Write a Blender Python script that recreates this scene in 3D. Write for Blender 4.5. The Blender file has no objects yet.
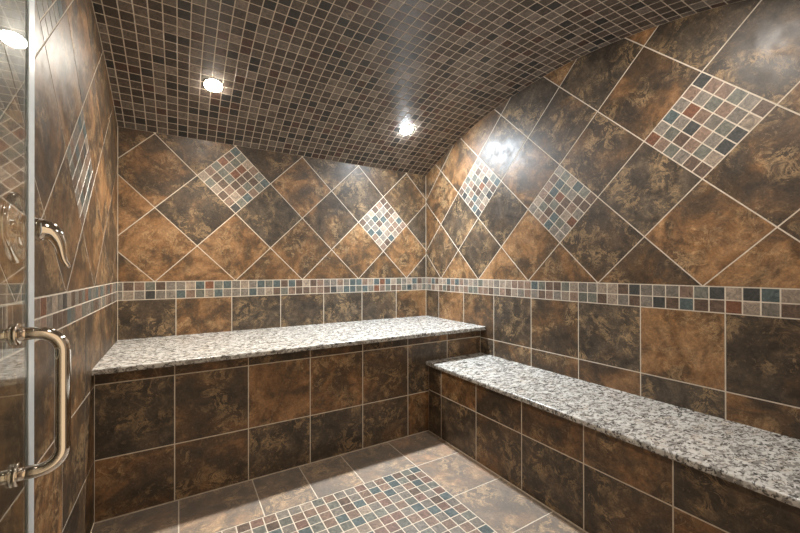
import bpy, bmesh, math, random
from mathutils import Vector, Matrix
C = bpy.context.scene.collection
rng = random.Random(7)

# ------------------------------------------------------------------ dimensions (metres, floor at z = 0)
XL, XR, YB, YF = -0.2985, 1.8204, 2.6018, 0.0
ZC = 1.033                      # camera height
BAND_T, BAND_B = 0.965, 0.862
P, D = 0.308, 0.4365            # tile pitch and diagonal of the turned tiles
M = P / 6                       # mosaic pitch
def zceil(y): return 2.163 - 0.1888 * (y - 1.3) ** 2
def nceil(y):
    return Vector((0, -2 * 0.1888 * (y - 1.3), -1)).normalized()

# ------------------------------------------------------------------ materials
def mat(name):
    m = bpy.data.materials.new(name); m.use_nodes = True
    nt = m.node_tree; b = nt.nodes['Principled BSDF']
    return m, nt, b
def N(nt, t, **kw):
    n = nt.nodes.new(t)
    for k, v in kw.items():
        if k in n.inputs: n.inputs[k].default_value = v
        else: setattr(n, k, v)
    return n
def ramp(nt, src, stops, interp='LINEAR'):
    r = nt.nodes.new('ShaderNodeValToRGB'); r.color_ramp.interpolation = interp
    e = r.color_ramp.elements
    while len(e) < len(stops): e.new(0.5)
    for i, (p, c) in enumerate(stops):
        e[i].position = p; e[i].color = (*c, 1) if len(c) == 3 else c
    nt.links.new(src, r.inputs[0]); return r.outputs[0]
def math_(nt, op, a, b=None, clamp=False):
    n = nt.nodes.new('ShaderNodeMath'); n.operation = op; n.use_clamp = clamp
    for i, v in enumerate((a, b)):
        if v is None: continue
        if isinstance(v, (int, float)): n.inputs[i].default_value = v
        else: nt.links.new(v, n.inputs[i])
    return n.outputs[0]
def mix(nt, fac, a, b, blend='MIX'):
    n = nt.nodes.new('ShaderNodeMix'); n.data_type = 'RGBA'; n.blend_type = blend
    for s, v in ((n.inputs[0], fac), (n.inputs[6], a), (n.inputs[7], b)):
        if isinstance(v, (int, float)): s.default_value = v
        elif isinstance(v, tuple): s.default_value = (*v, 1)
        else: nt.links.new(v, s)
    return n.outputs[2]
def noise(nt, vec, scale, detail=6, rough=.55, dist=0.0):
    n = N(nt, 'ShaderNodeTexNoise', Scale=scale, Detail=detail, Roughness=rough, Distortion=dist)
    nt.links.new(vec, n.inputs['Vector']); return n.outputs['Fac']
def vadd(nt, v, off):
    n = nt.nodes.new('ShaderNodeVectorMath'); n.operation = 'ADD'
    nt.links.new(v, n.inputs[0]); n.inputs[1].default_value = off; return n.outputs[0]
def attr(nt, name):
    n = nt.nodes.new('ShaderNodeAttribute'); n.attribute_name = name; return n
def bump(nt, b, h, strength, dist):
    n = nt.nodes.new('ShaderNodeBump'); n.inputs['Strength'].default_value = strength
    n.inputs['Distance'].default_value = dist
    nt.links.new(h, n.inputs['Height']); nt.links.new(n.outputs[0], b.inputs['Normal'])

def slate_material():
    m, nt, b = mat('slate_tile')
    tuv = attr(nt, 'tuv').outputs['Vector']
    sep = nt.nodes.new('ShaderNodeSeparateColor'); nt.links.new(attr(nt, 'tcol').outputs['Color'], sep.inputs[0])
    rust, tone = sep.outputs[0], sep.outputs[1]
    cloud = noise(nt, tuv, 4.6, 9, .60, 1.1)
    f = math_(nt, 'ADD', cloud, math_(nt, 'MULTIPLY', math_(nt, 'SUBTRACT', rust, .5), .46))
    base = ramp(nt, f, [(.32, (.040, .028, .019)), (.43, (.074, .047, .028)), (.51, (.118, .066, .032)),
                        (.60, (.212, .108, .046)), (.72, (.30, .166, .078))])
    # greyer, cooler slate where a tile has little rust
    grey = ramp(nt, noise(nt, vadd(nt, tuv, (3.1, 7.7, 1.3)), 7.5, 9, .66, 1.4),
                [(.34, (.034, .028, .022)), (.48, (.082, .064, .047)), (.60, (.145, .110, .075)), (.72, (.22, .165, .11))])
    gf = math_(nt, 'MULTIPLY', math_(nt, 'SUBTRACT', .56, rust), 1.5, True)
    col = mix(nt, gf, base, grey)
    # dark burnt patches
    dk = ramp(nt, noise(nt, vadd(nt, tuv, (9.2, 1.7, 4.0)), 6.0, 9, .68, .8), [(.49, (0, 0, 0)), (.61, (1, 1, 1))])
    col = mix(nt, math_(nt, 'MULTIPLY', dk, .66), col, (.040, .029, .020))
    # cream flecks and veins
    vn = noise(nt, vadd(nt, tuv, (1.9, 5.2, 8.8)), 16, 10, .76, 1.1)
    vm = ramp(nt, vn, [(.50, (0, 0, 0)), (.535, (1, 1, 1)), (.56, (.5, .5, .5)), (.63, (0, 0, 0))])
    vmask = ramp(nt, noise(nt, vadd(nt, tuv, (4.4, 2.2, 6.1)), 7, 4, .6), [(.46, (0, 0, 0)), (.60, (1, 1, 1))])
    col = mix(nt, math_(nt, 'MULTIPLY', math_(nt, 'MULTIPLY', vm, vmask), .72), col, (.44, .29, .15))
    mid = ramp(nt, noise(nt, vadd(nt, tuv, (6.6, 3.3, 1.1)), 26, 9, .76, .9), [(.32, (.55, .55, .55)), (.5, (1, 1, 1)), (.68, (1.55, 1.5, 1.4))])
    col = mix(nt, .8, col, mid, 'MULTIPLY')
    fl = ramp(nt, noise(nt, vadd(nt, tuv, (2.2, 9.1, .4)), 60, 6, .75, 1.0), [(.58, (0, 0, 0)), (.67, (1, 1, 1))])
    col = mix(nt, math_(nt, 'MULTIPLY', fl, .3), col, (.40, .28, .17))
    fine = ramp(nt, noise(nt, tuv, 110, 5, .75), [(.3, (.65, .65, .65)), (.7, (1.3, 1.3, 1.3))])
    col = mix(nt, 1.0, col, fine, 'MULTIPLY')
    tn = nt.nodes.new('ShaderNodeCombineColor')
    tv = math_(nt, 'ADD', math_(nt, 'MULTIPLY', tone, .9), .6)
    for i in range(3): nt.links.new(tv, tn.inputs[i])
    col = mix(nt, 1.0, col, tn.outputs[0], 'MULTIPLY')
    col = mix(nt, math_(nt, 'MULTIPLY', sep.outputs[2], .5), col, (.26, .235, .215))
    nt.links.new(col, b.inputs['Base Color'])
    r = ramp(nt, noise(nt, tuv, 16, 5, .6), [(.3, (.35, .35, .35)), (.7, (.54, .54, .54))])
    nt.links.new(r, b.inputs['Roughness'])
    h = math_(nt, 'ADD', noise(nt, tuv, 9, 8, .62, .8), math_(nt, 'MULTIPLY', noise(nt, tuv, 60, 4), .25))
    bump(nt, b, h, .17, .004)
    return m

def mosaic_material():
    m, nt, b = mat('mosaic_stone')
    tuv = attr(nt, 'tuv').outputs['Vector']
    col = attr(nt, 'tcol').outputs['Color']
    v = ramp(nt, noise(nt, tuv, 42, 7, .7, 1.8), [(.3, (.45, .45, .45)), (.5, (.98, .97, .96)), (.7, (1.7, 1.6, 1.5))])
    col = mix(nt, 1.0, col, v, 'MULTIPLY')
    nt.links.new(col, b.inputs['Base Color'])
    b.inputs['Roughness'].default_value = .38
    bump(nt, b, noise(nt, tuv, 45, 5), .25, .003)
    return m

def grout_material():
    m, nt, b = mat('sand_grout')
    tc = nt.nodes.new('ShaderNodeTexCoord').outputs['Object']
    c = ramp(nt, noise(nt, tc, 40, 5), [(.3, (.56, .48, .385)), (.7, (.70, .61, .50))])
    nt.links.new(c, b.inputs['Base Color']); b.inputs['Roughness'].default_value = .85
    return m

def granite_material():
    m, nt, b = mat('speckled_granite')
    tc = nt.nodes.new('ShaderNodeTexCoord').outputs['Object']
    mp = nt.nodes.new('ShaderNodeMapping'); mp.inputs['Rotation'].default_value = (0, 0, .5)
    mp.inputs['Scale'].default_value = (1, 1.5, 1.3); nt.links.new(tc, mp.inputs[0]); v = mp.outputs[0]
    light = ramp(nt, noise(nt, v, 20, 4, .6, .5), [(.36, (.42, .40, .37)), (.5, (.56, .54, .50)), (.66, (.64, .62, .58))])
    tan = ramp(nt, noise(nt, vadd(nt, v, (5, 3, 2)), 14, 4, .6, .6), [(.55, (0, 0, 0)), (.63, (1, 1, 1))])
    col = mix(nt, math_(nt, 'MULTIPLY', tan, .35), light, (.50, .40, .30))
    g = ramp(nt, noise(nt, vadd(nt, v, (1, 8, 3)), 40, 3, .55, .8), [(.44, (1, 1, 1)), (.49, (0, 0, 0))])
    col = mix(nt, math_(nt, 'MULTIPLY', g, .72), col, (.15, .135, .12))
    k = ramp(nt, noise(nt, vadd(nt, v, (7, 2, 9)), 54, 3, .6, .9), [(.41, (1, 1, 1)), (.45, (0, 0, 0))])
    col = mix(nt, math_(nt, 'MULTIPLY', k, .82), col, (.025, .022, .02))
    nt.links.new(col, b.inputs['Base Color']); b.inputs['Roughness'].default_value = .22
    return m

def chrome_material():
    m, nt, b = mat('polished_nickel')
    b.inputs['Metallic'].default_value = 1
    tc = nt.nodes.new('ShaderNodeTexCoord').outputs['Object']
    c = ramp(nt, noise(nt, tc, 3, 2), [(.3, (.86, .81, .74)), (.7, (.92, .87, .80))])
    nt.links.new(c, b.inputs['Base Color']); b.inputs['Roughness'].default_value = .07
    return m

def glass_material():
    m, nt, b = mat('clear_glass')
    b.inputs['Base Color'].default_value = (.93, .97, .95, 1)
    b.inputs['Transmission Weight'].default_value = 1; b.inputs['Roughness'].default_value = 0
    b.inputs['IOR'].default_value = 1.5
    return m
def vinyl_material():
    m, nt, b = mat('milky_vinyl')
    tc = nt.nodes.new('ShaderNodeTexCoord').outputs['Object']
    c = ramp(nt, noise(nt, tc, 30, 3), [(.3, (.78, .84, .88)), (.7, (.86, .92, .95))])
    nt.links.new(c, b.inputs['Base Color'])
    b.inputs['Roughness'].default_value = .3; b.inputs['Transmission Weight'].default_value = .15
    return m
def lens_material(strength, col):
    m, nt, b = mat('lit_lens')
    b.inputs['Base Color'].default_value = (.9, .9, .9, 1)
    b.inputs['Emission Color'].default_value = (*col, 1); b.inputs['Emission Strength'].default_value = strength
    return m
def trim_material():
    m, nt, b = mat('white_enamel')
    b.inputs['Base Color'].default_value = (.8, .78, .74, 1); b.inputs['Roughness'].default_value = .4
    return m
def plaster_material():
    m, nt, b = mat('painted_plaster')
    tc = nt.nodes.new('ShaderNodeTexCoord').outputs['Object']
    c = ramp(nt, noise(nt, tc, 12, 5), [(.3, (.30, .23, .17)), (.7, (.34, .26, .19))])
    nt.links.new(c, b.inputs['Base Color']); b.inputs['Roughness'].default_value = .8
    return m

SLATE, MOSAIC, GROUT, GRANITE = slate_material(), mosaic_material(), grout_material(), granite_material()
CHROME, GLASS, VINYL, TRIM, PLASTER = chrome_material(), glass_material(), vinyl_material(), trim_material(), plaster_material()

# ------------------------------------------------------------------ helpers
def tag(o, label=None, cat=None, group=None, kind=None):
    for k, v in (('label', label), ('category', cat), ('group', group), ('kind', kind)):
        if v: o[k] = v
    return o
def link(o, parent=None):
    C.objects.link(o)
    if parent: o.parent = parent
    return o
def bm_obj(name, bm, material, parent=None, smooth=False):
    bmesh.ops.recalc_face_normals(bm, faces=bm.faces)
    me = bpy.data.meshes.new(name); bm.to_mesh(me); bm.free()
    me.materials.append(material)
    if smooth:
        for p in me.polygons: p.use_smooth = True
    return link(bpy.data.objects.new(name, me), parent)
def empty(name, loc, parent=None):
    o = bpy.data.objects.new(name, None); o.location = loc; o.empty_display_size = .05
    return link(o, parent)

def area2(p): return sum(p[i][0] * p[(i + 1) % len(p)][1] - p[(i + 1) % len(p)][0] * p[i][1] for i in range(len(p)))
def clip(poly, region):
    """convex polygon clipped by a convex counter-clockwise region"""
    out = poly
    for i in range(len(region)):
        (ax, ay), (bx, by) = region[i], region[(i + 1) % len(region)]
        src, out = out, []
        if not src: return []
        f = lambda q: (bx - ax) * (q[1] - ay) - (by - ay) * (q[0] - ax)
        for k in range(len(src)):
            p, q = src[k], src[(k + 1) % len(src)]
            fp, fq = f(p), f(q)
            if fp >= 0: out.append(p)
            if fp * fq < 0:
                t = fp / (fp - fq); out.append((p[0] + t * (q[0] - p[0]), p[1] + t * (q[1] - p[1])))
    r = []
    for q in out:
        if not r or math.hypot(q[0] - r[-1][0], q[1] - r[-1][1]) > 1e-5: r.append(q)
    if len(r) > 1 and math.hypot(r[0][0] - r[-1][0], r[0][1] - r[-1][1]) < 1e-5: r.pop()
    return r if len(r) >= 3 else []
def inset(poly, d):
    """counter-clockwise convex polygon moved in by d: clip by each shifted edge"""
    out = poly
    n = len(poly)
    for i in range(n):
        (ax, ay), (bx, by) = poly[i], poly[(i + 1) % n]
        L = math.hypot(bx - ax, by - ay)
        if L < 1e-7: continue
        nx, ny = -(by - ay) / L, (bx - ax) / L
        a = (ax + nx * d, ay + ny * d)
        src, out = out, []
        f = lambda q: (q[0] - a[0]) * nx + (q[1] - a[1]) * ny
        for k in range(len(src)):
            p, q = src[k], src[(k + 1) % len(src)]
            fp, fq = f(p), f(q)
            if fp >= 0: out.append(p)
            if fp * fq < 0:
                t = fp / (fp - fq); out.append((p[0] + t * (q[0] - p[0]), p[1] + t * (q[1] - p[1])))
        if len(out) < 3: return []
    r = []
    for q in out:
        if not r or math.hypot(q[0] - r[-1][0], q[1] - r[-1][1]) > 2e-5: r.append(q)
    if len(r) > 1 and math.hypot(r[0][0] - r[-1][0], r[0][1] - r[-1][1]) < 2e-5: r.pop()
    return r if len(r) >= 3 and area2(r) > 2e-5 else []

class Tiled:
    """one mesh of laid tiles over a grout bed; pos(s, w, h) maps surface coordinates and height to space"""
    def __init__(self, pos):
        self.pos = pos; self.v = []; self.f = []; self.mi = []; self.uv = []; self.col = []
    def tile(self, poly, mi, col, g=.0045, turn=0.0, lift=0.0):
        if area2(poly) < 0: poly = poly[::-1]
        lo = inset(poly, g / 2); 
        if not lo: return
        hi = inset(poly, g / 2 + .0007)
        if len(hi) != len(lo): 
            hi = lo
        n = len(lo); b = len(self.v)
        off = (rng.uniform(0, 60), rng.uniform(0, 60), rng.uniform(0, 60))
        cx = sum(p[0] for p in poly) / len(poly); cy = sum(p[1] for p in poly) / len(poly)
        ct, st = math.cos(turn), math.sin(turn)
        for ring, h in ((lo, -.0008), (hi, lift)):
            for s, w in ring:
                self.v.append(self.pos(s, w, h))
                x, y = s - cx, w - cy
                self.uv.append((off[0] + ct * x - st * y, off[1] + st * x + ct * y, off[2]))
                self.col.append((*col, 1))
        self.f.append(list(range(b + n, b + 2 * n))); self.mi.append(mi)
        for k in range(n):
            k2 = (k + 1) % n
            self.f.append([b + k, b + k2, b + n + k2, b + n + k]); self.mi.append(mi)
    def slate(self, poly, rust=None, turn=None, tone=None, pale=0.0):
        if rust is None: rust = rng.choice([.15, .25, .4, .5, .6, .7])
        self.tile(poly, 0, (rust, tone if tone is not None else rng.uniform(.3, .7), pale), .0044,
                  turn if turn is not None else rng.choice([0, 1, 2, 3]) * math.pi / 2)
    def mosaic(self, poly, col, lift=0.0):
        k = rng.uniform(.88, 1.12)
        self.tile(poly, 1, tuple(c * k for c in col), .0042, rng.uniform(0, 6.28), lift)
    def bed(self, polys):
        """raw faces given as lists of points in space (the grout bed and the body behind it)"""
        for pts in polys:
            b = len(self.v)
            self.v += pts; self.uv += [(0, 0, 0)] * len(pts); self.col += [(0, 0, 0, 1)] * len(pts)
            self.f.append(list(range(b, b + len(pts)))); self.mi.append(2)
    def slab(self, region, back=.05):
        """a solid body under the tiles with its face just below them"""
        top = [self.pos(s, w, -.0007) for s, w in region]; bot = [self.pos(s, w, -back) for s, w in region]
        n = len(region)
        self.bed([top, bot[::-1]] + [[top[i], bot[i], bot[(i + 1) % n], top[(i + 1) % n]] for i in range(n)])
    def build(self, name, parent=None):
        me = bpy.data.meshes.new(name)
        me.from_pydata([tuple(p) for p in self.v], [], self.f)
        for m in (SLATE, MOSAIC, GROUT): me.materials.append(m)
        me.polygons.foreach_set('material_index', self.mi)
        a = me.attributes.new('tuv', 'FLOAT_VECTOR', 'POINT'); a.data.foreach_set('vector', [c for p in self.uv for c in p])
        a = me.attributes.new('tcol', 'FLOAT_COLOR', 'POINT'); a.data.foreach_set('color', [c for p in self.col for c in p])
        bm = bmesh.new(); bm.from_mesh(me)
        # every tile face looks out along the surface: orient by the mapping itself
        bm.normal_update()
        bm.to_mesh(me); bm.free(); me.update()
        return link(bpy.data.objects.new(name, me), parent)

def rect(s0, s1, w0, w1): return [(s0, w0), (s1, w0), (s1, w1), (s0, w1)]

# mosaic stone colours
TEAL, GREYGREEN, GREY, TAN, PINK, BROWN, RUST, DARK = ((.070, .092, .092), (.125, .125, .105), (.165, .145, .122), (.25, .20, .155),
    (.185, .125, .092), (.098, .066, .048), (.15, .065, .036), (.045, .046, .044))
PAL = [TEAL] * 3 + [GREYGREEN] * 4 + [GREY] * 5 + [TAN] * 3 + [PINK] * 4 + [BROWN] * 4 + [RUST] * 1 + [DARK] * 1
FLOOR_PAL = [TEAL] * 5 + [GREYGREEN] * 5 + [GREY] * 6 + [TAN] * 3 + [PINK] * 5 + [BROWN] * 3 + [(.16, .095, .072)] * 2
CEIL_PAL = ([(.135, .108, .090)] * 6 + [(.092, .075, .062)] * 6 + [(.19, .16, .135)] * 4 + [(.045, .045, .044)] * 3 +
            [(.105, .064, .050)] * 2 + [(.23, .19, .16)] * 1)
CEIL_PAL = [tuple(.86 * v for v in c) for c in CEIL_PAL]

INSET_RIGHT = {(0,0):BROWN,(0,1):BROWN,(0,2):GREY,(0,3):GREYGREEN,(0,4):PINK,(0,5):RUST,
               (1,0):TAN,(1,1):GREYGREEN,(1,2):PINK,(1,3):BROWN,(1,4):GREYGREEN,(1,5):GREY,
               (2,0):DARK,(2,1):GREY,(2,2):PINK,(2,3):DARK,(2,4):GREY,(2,5):TEAL,
               (3,0):DARK,(3,1):GREYGREEN,(3,2):GREY,(3,3):PINK,(3,4):RUST,(3,5):GREY,
               (4,0):TAN,(4,1):GREY,(4,2):PINK,(4,3):GREYGREEN,(4,4):GREY,(4,5):PINK,
               (5,0):BROWN,(5,1):GREY,(5,2):GREYGREEN,(5,3):PINK,(5,4):PINK,(5,5):DARK}

def wall_tiles(T, s0, s1, apex, vert, region_top, insets, rust_d, rust_r, joints, special=None, floor_z=0.0):
    """diagonal field over the mosaic band, straight courses below; s runs along the wall"""
    # diagonal field
    reg = [(s0, BAND_T), (s1, BAND_T)] + region_top
    for i in range(-14, 16):
        for j in range(-14, 16):
            w = D * (i + j + 1) / 2; u = D * (i - j) / 2
            if w < -D or w > 1.6 or apex + u < s0 - D or apex + u > s1 + D: continue
            cell = lambda a, b: (apex + D * (a - b) / 2, BAND_T + D * (a + b) / 2)
            if (i, j) in insets:
                for a in range(6):
                    for b in range(6):
                        q = [cell(i + x / 6, j + y / 6) for x, y in ((a, b), (a + 1, b), (a + 1, b + 1), (a, b + 1))]
                        if area2(q) < 0: q = q[::-1]
                        q = clip(q, reg)
                        c = special[(a, b)] if special and (i, j) == special['cell'] else rng.choice(PAL)
                        if q: T.mosaic(q, tuple(1.15 * v + .012 for v in c))
                continue
            q = [cell(i, j), cell(i + 1, j), cell(i + 1, j + 1), cell(i, j + 1)]
            if area2(q) < 0: q = q[::-1]
            q = clip(q, reg)
            if q: T.slate(q, rust_d.get((i, j)), math.pi / 4 + rng.choice([0, 1, 2, 3]) * math.pi / 2)
    # mosaic band, two rows
    k0 = int((s0 - vert) / M) - 2
    for k in range(k0, k0 + int((s1 - s0) / M) + 5):
        for r in range(2):
            q = clip(rect(vert + k * M, vert + (k + 1) * M, BAND_B + r * (BAND_T - BAND_B) / 2, BAND_B + (r + 1) * (BAND_T - BAND_B) / 2), rect(s0, s1, BAND_B, BAND_T))
            if q: T.mosaic(q, tuple(1.1 * v + .008 for v in rng.choice(PAL)))
    # straight courses
    k0 = int((s0 - vert) / P) - 2
    rows = [BAND_B] + joints + [floor_z]
    for r in range(len(rows) - 1):
        for k in range(k0, k0 + int((s1 - s0) / P) + 5):
            q = clip(rect(vert + k * P, vert + (k + 1) * P, rows[r + 1], rows[r]), rect(s0, s1, rows[r + 1], rows[r]))
            if q: T.slate(q, rust_r.get((r, k)))

def arch(y0, y1, n=28):
    return [(y0 + (y1 - y0) * i / n, zceil(y0 + (y1 - y0) * i / n)) for i in range(n + 1)]

# ------------------------------------------------------------------ walls
RD_BACK, RR_BACK, RD_RIGHT, RR_RIGHT = {}, {}, {}, {}
RD_BACK.update({(1, 1): 0.5, (0, 1): 0.75, (2, 1): 0.45, (1, 0): 0.35, (0, 0): 0.75, (0, -1): 0.75, (1, -1): 0.75, (3, 0): 0.35, (2, -1): 0.12, (3, -1): 0.6, (2, -2): 0.6, (1, -2): 0.65, (4, -1): 0.3, (3, -2): 0.4, (2, -3): 0.6, (4, -2): 0.22, (3, -3): 0.68, (5, -2): 0.45, (3, -4): 0.55, (5, -3): 0.4, (4, -4): 0.62, (-1, 0): 0.65})
RR_BACK.update({(0, -1): 0.3, (0, 0): 0.68, (0, 1): 0.15, (0, 2): 0.2, (0, 3): 0.12, (0, 4): 0.25, (0, 5): 0.6})
RD_RIGHT.update({(2, 1): 0.7, (1, 0): 0.3, (0, 1): 0.7, (1, 1): 0.6, (1, -1): 0.28, (2, -1): 0.2, (1, -2): 0.7, (2, -2): 0.6, (3, 0): 0.35, (4, 0): 0.12, (2, -3): 0.72, (3, -3): 0.4, (4, -1): 0.35, (4, -2): 0.4, (5, -1): 0.12, (5, -2): 0.5, (4, -3): 0.15, (3, -4): 0.5, (4, -4): 0.62, (6, -2): 0.2, (6, -3): 0.3, (5, -4): 0.45, (6, -4): 0.6, (4, -5): 0.7, (0, -1): 0.6})
RR_RIGHT.update({(0, -1): 0.35, (0, 0): 0.65, (0, 1): 0.5, (0, 2): 0.25, (0, 3): 0.48, (0, 4): 0.15, (0, 5): 0.78, (0, 6): 0.3, (1, 2): 0.45, (1, 3): 0.55, (1, 4): 0.5, (1, 5): 0.12, (1, 6): 0.6})
T = Tiled(lambda s, w, h: Vector((s, YB - h, w)))
wall_tiles(T, XL, XR, -0.1239, -0.0175, [(XR, zceil(YB) + .003), (XL, zceil(YB) + .003)], {(2, 0), (4, -3)}, RD_BACK, RR_BACK, [.557, .252])
T.slab([(XL, 0), (XR, 0), (XR, zceil(YB)), (XL, zceil(YB))])
tag(T.build('wall_back'), kind='structure')

# right wall: s = -y, so that s grows towards the camera
T = Tiled(lambda s, w, h: Vector((XR - h, -s, w)))
top = [(-y, z + .003) for y, z in arch(YF, YB)]
SPEC = dict(INSET_RIGHT); SPEC['cell'] = (5, -3)
wall_tiles(T, -YB, -YF, -2.391, -2.4214, top, {(2, 0), (3, -2), (5, -3)}, RD_RIGHT, RR_RIGHT, [.557, .252], SPEC)
T.slab([(-YB, 0), (-YF, 0)] + top)
tag(T.build('wall_right'), kind='structure')

# left wall: s = y
RD_LEFT = {(i, j): rng.choice([.38, .45, .52, .6]) for i in range(-14, 16) for j in range(-14, 16)}
RR_LEFT = {(r, k): rng.choice([.38, .45, .5, .56]) for r in range(3) for k in range(-8, 8)}
T = Tiled(lambda s, w, h: Vector((XL + h, s, w)))
top = [(y, z + .003) for y, z in reversed(arch(YF, YB))]
wall_tiles(T, YF, YB, 1.943, 1.465, top, {(0, 1), (0, 3)}, RD_LEFT, RR_LEFT, [.557, .252])
T.slab([(YF, 0), (YB, 0)] + top)
tag(T.build('wall_left'), kind='structure')

# front wall with the doorway the photograph is taken through
def box(bm, x0, x1, y0, y1, z0, z1):
    v = [bm.verts.new(p) for p in ((x0,y0,z0),(x1,y0,z0),(x1,y1,z0),(x0,y1,z0),(x0,y0,z1),(x1,y0,z1),(x1,y1,z1),(x0,y1,z1))]
    for f in ((0,3,2,1),(4,5,6,7),(0,1,5,4),(1,2,6,5),(2,3,7,6),(3,0,4,7)): bm.faces.new([v[i] for i in f])
    return v
bm = bmesh.new()
DOOR_R = .62
box(bm, XL, -.245, -.10, YF, 0, zceil(YF)); box(bm, DOOR_R, XR, -.10, YF, 0, zceil(YF))
box(bm, -.245, DOOR_R, -.10, YF, 1.80, zceil(YF))
tag(bm_obj('wall_front', bm, PLASTER), kind='structure')

# ------------------------------------------------------------------ ceiling: vault, mosaic
def build_ceiling():
    n = 400; ys = [YF + (YB - YF) * i / n for i in range(n + 1)]; S = [0.0]
    for i in range(n): S.append(S[-1] + math.hypot(ys[i + 1] - ys[i], zceil(ys[i + 1]) - zceil(ys[i])))
    tot = S[-1]
    def y_of(s):                       # s measured from the back wall
        t = tot - s; lo, hi = 0, n
        while hi - lo > 1:
            m = (lo + hi) // 2
            if S[m] <= t: lo = m
            else: hi = m
        k = (t - S[lo]) / (S[hi] - S[lo]) if S[hi] > S[lo] else 0
        return ys[lo] + k * (ys[hi] - ys[lo])
    def pos(x, s, h):
        y = y_of(min(max(s, 0), tot)); return Vector((x, y, zceil(y))) + nceil(y) * h
    T = Tiled(pos)
    nx = int((XR - XL) / M) + 2; ns = int(tot / M) + 2
    x0 = XL - .018
    reg = rect(XL, XR, 0, tot)
    for i in range(nx + 1):
        for j in range(ns + 1):
            q = clip(rect(x0 + i * M, x0 + (i + 1) * M, -.004 + j * M, -.004 + (j + 1) * M), reg)
            if q: T.mosaic(q, rng.choice(CEIL_PAL))
    for a, b in zip(ys[::8], ys[8::8]):
        nu, nb = nceil(a), nceil(b)
        A = Vector((0, a, zceil(a))) - nu * .0007; B = Vector((0, b, zceil(b))) - nb * .0007
        A2, B2 = A - nu * .05, B - nb * .05
        l, r = Vector((XL, 0, 0)), Vector((XR, 0, 0))
        T.bed([[A + l, B + l, B + r, A + r], [A2 + l, A2 + r, B2 + r, B2 + l], [A + l, A2 + l, B2 + l, B + l], [A + r, B + r, B2 + r, A2 + r]])
    return tag(T.build('ceiling'), kind='structure')
build_ceiling()

# ------------------------------------------------------------------ floor: slate border, mosaic field
T = Tiled(lambda s, w, h: Vector((s, w, h)))
BF, RF = 1.932, 1.369            # faces of the two benches
FX = [XL, -.002, .307, .537, .768, 1.068, XR]; FY = [YF, .40, .706, 1.012, 1.313, 1.617, YB]
xs, ys = FX, FY
for i in range(len(xs) - 1):
    if i in (0, len(xs) - 2): continue
    T.slate(rect(xs[i], xs[i + 1], ys[-2], BF), rng.choice([.3, .35, .4]), tone=2.0, pale=1.0); T.slate(rect(xs[i], xs[i + 1], YF, ys[1]), .35, tone=2.0, pale=1.0)
for j in range(len(ys) - 1):
    y1 = min(ys[j + 1], BF)
    T.slate(rect(XL, xs[1], ys[j], y1), rng.choice([.3, .35, .4]), tone=2.0, pale=1.0)
    T.slate(rect(xs[-2], RF, ys[j], y1), [.35, .35, .25, .32, .48, .45][j], tone=2.0, pale=1.0)
i = 0
x = xs[-2]
while x - M > xs[1] - 1e-4 - M:
    y = ys[-2]
    while y - M > ys[1] - M:
        q = clip(rect(x - M, x, y - M, y), rect(xs[1], xs[-2], ys[1], ys[-2]))
        if q: T.mosaic(q, tuple(.98 * c + .024 for c in rng.choice(FLOOR_PAL)))
        y -= M
    x -= M
T.slab(rect(XL, XR, YF - .1, YB))
tag(T.build('floor'), kind='structure')

# ------------------------------------------------------------------ benches
def rounded_slab(name, x0, x1, y0, y1, z0, z1, parent, edges):
    """granite top; the exposed top and bottom arrises are eased"""
    bm = bmesh.new(); box(bm, x0, x1, y0, y1, z0, z1)
    es = [e for e in bm.edges if edges(e.verts[0].co, e.verts[1].co)]
    bmesh.ops.bevel(bm, geom=es, offset=.007, segments=4, profile=.5, affect='EDGES')
    o = bm_obj(name, bm, GRANITE, parent, True)
    m = o.modifiers.new('flat', 'EDGE_SPLIT'); m.split_angle = math.radians(35)
    return o

ZS, ZS2, YS = .639, .6135, 1.8806
G = .0005
bench = tag(empty('shower_bench', (.76, 2.25, 0)), 'higher tiled bench with speckled granite seat along the back wall, filling its full width', 'bench')
def local(o):
    o.matrix_parent_inverse = Matrix.Translation(o.parent.location).inverted(); return o
RUST_BENCH_BACK, RUST_BENCH_RIGHT = {}, {}
RUST_BENCH_BACK.update({(1, -1): 0.15, (1, 0): 0.4, (1, 1): 0.65, (1, 2): 0.6, (1, 3): 0.45, (1, 4): 0.2, (1, 5): 0.5, (0, -1): 0.45, (0, 0): 0.42, (0, 1): 0.2, (0, 2): 0.15, (0, 3): 0.3, (0, 4): 0.6})
RUST_BENCH_RIGHT.update({(1, -1): 0.25, (1, 0): 0.6, (1, 1): 0.45, (1, 2): 0.6, (1, 3): 0.45, (1, 4): 0.3, (0, -1): 0.15, (0, 0): 0.2, (0, 1): 0.45, (0, 2): 0.25, (0, 3): 0.35})
T = Tiled(lambda s, w, h: Vector((s, BF - h, w)))
rows = [0.002, .255, .5635, ZS2]
for r in range(3):
    for k in range(-2, 8):
        q = clip(rect(-.0178 + k * P, -.0178 + (k + 1) * P, rows[r], rows[r + 1]), rect(XL + .001, XR - .001, rows[r], rows[r + 1]))
        if q: T.slate(q, RUST_BENCH_BACK.get((min(r, 1) if r < 2 else 2, k)))
T.slab(rect(XL + .001, XR - .001, .001, ZS2), YB - BF - .001)
local(T.build('tiled_base', bench))
local(rounded_slab('granite_seat', XL + .001, XR - .001, YS, YB - .001, ZS2, ZS, bench,
      lambda a, b: abs(a.y - YS) < 1e-4 and abs(b.y - YS) < 1e-4 and abs(a.z - b.z) < 1e-4))

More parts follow.
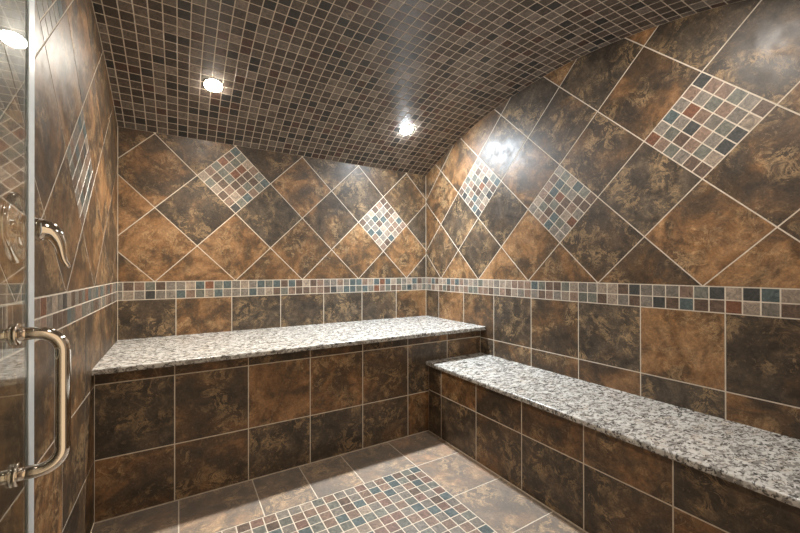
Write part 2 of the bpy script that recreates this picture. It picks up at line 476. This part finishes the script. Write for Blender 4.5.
ZR, ZR2, XS = .449, .4235, 1.346
bench2 = tag(empty('shower_bench', (1.6, 1.0, 0)), 'lower tiled bench with speckled granite seat running along the right wall', 'bench')
T = Tiled(lambda s, w, h: Vector((RF + h * -1, -s, w)))
rows = [0.002, .265, ZR2]
for r in range(2):
    for k in range(-2, 8):
        q = clip(rect(-1.7981 + k * P, -1.7981 + (k + 1) * P, rows[r], rows[r + 1]), rect(-BF + .002, -YF - .001, rows[r], rows[r + 1]))
        if q: T.slate(q, RUST_BENCH_RIGHT.get((r, k)))
T.slab(rect(-BF + .002, -YF - .001, .001, ZR2), XR - RF - .001)
local(T.build('tiled_base', bench2))
local(rounded_slab('granite_seat', XS, XR - .001, YF + .001, BF - .002, ZR2, ZR, bench2,
      lambda a, b: abs(a.x - XS) < 1e-4 and abs(b.x - XS) < 1e-4 and abs(a.z - b.z) < 1e-4))

# ------------------------------------------------------------------ recessed lights in the vault
def lathe(bm, prof, seg=48, cap=True):
    """prof: (radius, z) around local z"""
    rings = []
    for r, z in prof:
        if r < 1e-6: rings.append([bm.verts.new((0, 0, z))])
        else: rings.append([bm.verts.new((r * math.cos(2 * math.pi * k / seg), r * math.sin(2 * math.pi * k / seg), z)) for k in range(seg)])
    for a, b in zip(rings, rings[1:]):
        for k in range(seg):
            k2 = (k + 1) % seg
            if len(a) == 1 and len(b) == 1: continue
            if len(a) == 1: bm.faces.new((a[0], b[k], b[k2]))
            elif len(b) == 1: bm.faces.new((a[k], a[k2], b[0]))
            else: bm.faces.new((a[k], a[k2], b[k2], b[k]))
LIGHTS = [(.154, 2.185, 400, 92, (1.0, .92, .80), 'recessed ceiling light glowing on the left, nearer the left wall'),
          (1.363, 2.185, 1300, 135, (.86, .94, 1.0), 'recessed ceiling light glaring on the right, nearest the back right corner'),
          (.154, .53, 330, 16, (1.0, .92, .80), 'recessed ceiling light over the entrance by the glass door'),
          (1.34, .53, 460, 16, (1.0, .94, .86), 'recessed ceiling light over the near end of the lower bench')]
for x, y, st, watt, col, lab in LIGHTS:
    n = nceil(y)
    root = tag(empty('recessed_light', Vector((x, y, zceil(y)))), lab, 'ceiling light', 'recessed lights in the mosaic vault')
    root.rotation_euler = n.to_track_quat('Z', 'Y').to_euler()
    bm = bmesh.new(); lathe(bm, [(.0425, -.001), (.0425, .0028), (.0432, .0036), (.0445, .0036), (.0455, .0026), (.046, -.001)])
    bm_obj('trim_ring', bm, TRIM, root, True)
    bm = bmesh.new(); lathe(bm, [(.042, -.001), (.042, .004), (.0395, .0062), (.034, .0080), (.024, .0094), (.012, .0100), (0, .0102)])
    bm_obj('lens', bm, lens_material(st, col), root, True)
    la = bpy.data.lights.new('downlight', 'SPOT'); la.energy = watt; la.color = col; la.spot_size = math.radians(105); la.spot_blend = .9; la.shadow_soft_size = .03
    lo = link(bpy.data.objects.new('downlight', la)); lo.location = (x, y, zceil(y) - .018)

# ------------------------------------------------------------------ glass door standing open along the left wall
GX, GY = -.230, .905             # plane and free edge
bm = bmesh.new(); box(bm, GX - .005, GX + .005, .012, GY, .012, 1.79)
es = [e for e in bm.edges]
bmesh.ops.bevel(bm, geom=es, offset=.0008, segments=1, affect='EDGES')
door = bm_obj('door_1', bm, GLASS)
tag(door, 'clear glass shower door standing open along the left wall', 'door', kind='structure')
# milky strip over the free edge: a channel hugging the glass with a bulb
def sweep_poly(bm, prof, z0, z1):
    a = [bm.verts.new((x, y, z0)) for x, y in prof]; b = [bm.verts.new((x, y, z1)) for x, y in prof]
    n = len(prof)
    for k in range(n): bm.faces.new((a[k], a[(k + 1) % n], b[(k + 1) % n], b[k]))
    bm.faces.new(a[::-1]); bm.faces.new(b)
bm = bmesh.new()
g = .0053
sweep_poly(bm, [(GX - g - .0012, GY - .024), (GX - g, GY - .024), (GX - g, GY + .0004), (GX + g, GY + .0004), (GX + g, GY - .024), (GX + g + .0012, GY - .024),
                (GX + g + .0012, GY + .003), (GX + .003, GY + .006), (GX + .0012, GY + .010), (GX - .0012, GY + .010), (GX - .003, GY + .006), (GX - g - .0012, GY + .003)], .012, 1.79)
bm_obj('edge_seal', bm, VINYL, door)

def tube(bm, pts, radii, seg=24, caps=True):
    rings = []; prev = None
    for i, p in enumerate(pts):
        p = Vector(p)
        t = (Vector(pts[min(i + 1, len(pts) - 1)]) - Vector(pts[max(i - 1, 0)])).normalized()
        if prev is None:
            a = t.orthogonal().normalized()
        else:
            a = (prev - t * prev.dot(t)).normalized()
        prev = a; b = t.cross(a)
        r = radii[i] if isinstance(radii, (list, tuple)) else radii
        ra, rb = r if isinstance(r, tuple) else (r, r)
        rings.append([bm.verts.new(p + a * ra * math.cos(2 * math.pi * k / seg) + b * rb * math.sin(2 * math.pi * k / seg)) for k in range(seg)])
    for a, b in zip(rings, rings[1:]):
        for k in range(seg): bm.faces.new((a[k], a[(k + 1) % seg], b[(k + 1) % seg], b[k]))
    if caps: bm.faces.new(rings[0][::-1]); bm.faces.new(rings[-1])
HY, HZ0, HZ1, HR = .826, ZC - .3285, ZC - .103, .0104
def pull_path(sx, proj, br=.032):
    pts = [(GX + sx * .0055, HY, HZ1)]
    x1 = GX + sx * proj
    pts.append((x1 - sx * br, HY, HZ1))
    for k in range(1, 13):
        a = math.pi / 2 * k / 12; pts.append((x1 - sx * br + sx * br * math.sin(a), HY, HZ1 - br + br * math.cos(a)))
    pts.append((x1, HY, (HZ0 + HZ1) / 2))
    for k in range(0, 13):
        a = math.pi / 2 * k / 12; pts.append((x1 - sx * br + sx * br * math.cos(a), HY, HZ0 + br - br * math.sin(a)))
    pts.append((GX + sx * .0055, HY, HZ0))
    return pts
bm = bmesh.new(); tube(bm, pull_path(1, .062), HR)
handle = bm_obj('pull_handle', bm, CHROME, door, True)
bm = bmesh.new(); tube(bm, pull_path(-1, .050, .028), HR)
handle2 = bm_obj('pull_handle', bm, CHROME, door, True)
def collar(z, sx, parent):
    bm = bmesh.new()
    lathe(bm, [(HR, 0), (.0170, 0), (.0178, .0008), (.0178, .0030), (.0170, .0038), (HR, .0040)], 32)
    rot = Matrix.Rotation(sx * math.pi / 2, 4, 'Y')
    bmesh.ops.transform(bm, matrix=Matrix.Translation((GX + sx * .0052, HY, z)) @ rot, verts=bm.verts)
    return bm_obj('collar', bm, CHROME, parent, True)
for sx, h in ((1, handle), (-1, handle2)):
    for z in (HZ0, HZ1): collar(z, sx, h)
# hinges at the jamb
for z in (.30, 1.50):
    bm = bmesh.new()
    box(bm, GX + .0055, GX + .013, .004, .060, z - .045, z + .045); box(bm, GX - .0125, GX - .0055, .004, .060, z - .045, z + .045)
    box(bm, GX - .013, GX + .013, .0005, .010, z - .045, z + .045)
    bmesh.ops.bevel(bm, geom=list(bm.edges), offset=.0015, segments=2, affect='EDGES')
    bm_obj('hinge', bm, CHROME, door)

# ------------------------------------------------------------------ shower valve on the left wall
VY, VZ = 1.058, ZC + .087
valve = tag(empty('shower_valve', (XL, VY, VZ)), 'round chrome shower valve with a drooping lever on the left wall behind the glass door', 'shower valve')
def to_wall(bm):                  # local z of the lathe turned to +x, out of the wall
    bmesh.ops.transform(bm, matrix=Matrix.Rotation(math.pi / 2, 4, 'Y'), verts=bm.verts)
bm = bmesh.new(); lathe(bm, [(.074, -.001), (.074, .004), (.071, .008), (.060, .011), (.045, .013), (.038, .016), (.034, .018), (0, .018)]); to_wall(bm)
bm_obj('escutcheon', bm, CHROME, valve, True)
bm = bmesh.new(); lathe(bm, [(.030, .0170), (.029, .026), (.0255, .032), (.0235, .036), (.0235, .040), (.0225, .046), (.020, .050), (.0, .052)]); to_wall(bm)
bm_obj('valve_hub', bm, CHROME, valve, True)
bm = bmesh.new()
lev = [((.030, 0, .000), .022), ((.040, 0, -.001), .0235), ((.047, 0, -.0015), .0235), ((.055, 0, -.002), .0225), ((.062, 0, -.004), .0205), ((.068, 0, -.009), .0180),
       ((.0735, 0, -.018), .0150), ((.0775, 0, -.029), .0122), ((.0800, 0, -.041), .0098), ((.0818, 0, -.053), .0080), ((.0842, 0, -.064), .0068), ((.0880, 0, -.073), .0060), ((.0925, 0, -.079), .0050), ((.094, 0, -.0805), .0035)]
tube(bm, [p for p, r in lev], [r for p, r in lev], 28)
o = bm_obj('lever_handle', bm, CHROME, valve, True)
sd = o.modifiers.new('smooth', 'SUBSURF'); sd.levels = sd.render_levels = 1

# ------------------------------------------------------------------ world: dim warm bathroom light coming in through the doorway
w = bpy.data.worlds.new('bathroom'); bpy.context.scene.world = w; w.use_nodes = True
bg = w.node_tree.nodes['Background']; bg.inputs[0].default_value = (1.0, .74, .48, 1); bg.inputs[1].default_value = 0.85

# ------------------------------------------------------------------ camera
cam = bpy.data.cameras.new('camera'); co = bpy.data.objects.new('camera', cam); C.objects.link(co)
F = Vector((0.51724739, 0.8558316, 0.00272194)); R = Vector((0.85583588, -0.5172458, -0.00131255)); U = Vector((-2.84587119e-04, -3.00844736e-03, 9.99995434e-01))
m = Matrix((R, U, -F)).transposed().to_4x4(); m.translation = (0, 0, ZC); co.matrix_world = m
cam.sensor_width = 36; cam.lens = 367.383 / 800 * 36
cam.shift_x = -1.4148 / 800; cam.shift_y = 2.3225 / 800
cam.clip_start = .01
bpy.context.scene.camera = co
vs = bpy.context.scene.view_settings
vs.view_transform = 'Standard'; vs.look = 'None'; vs.exposure = 0
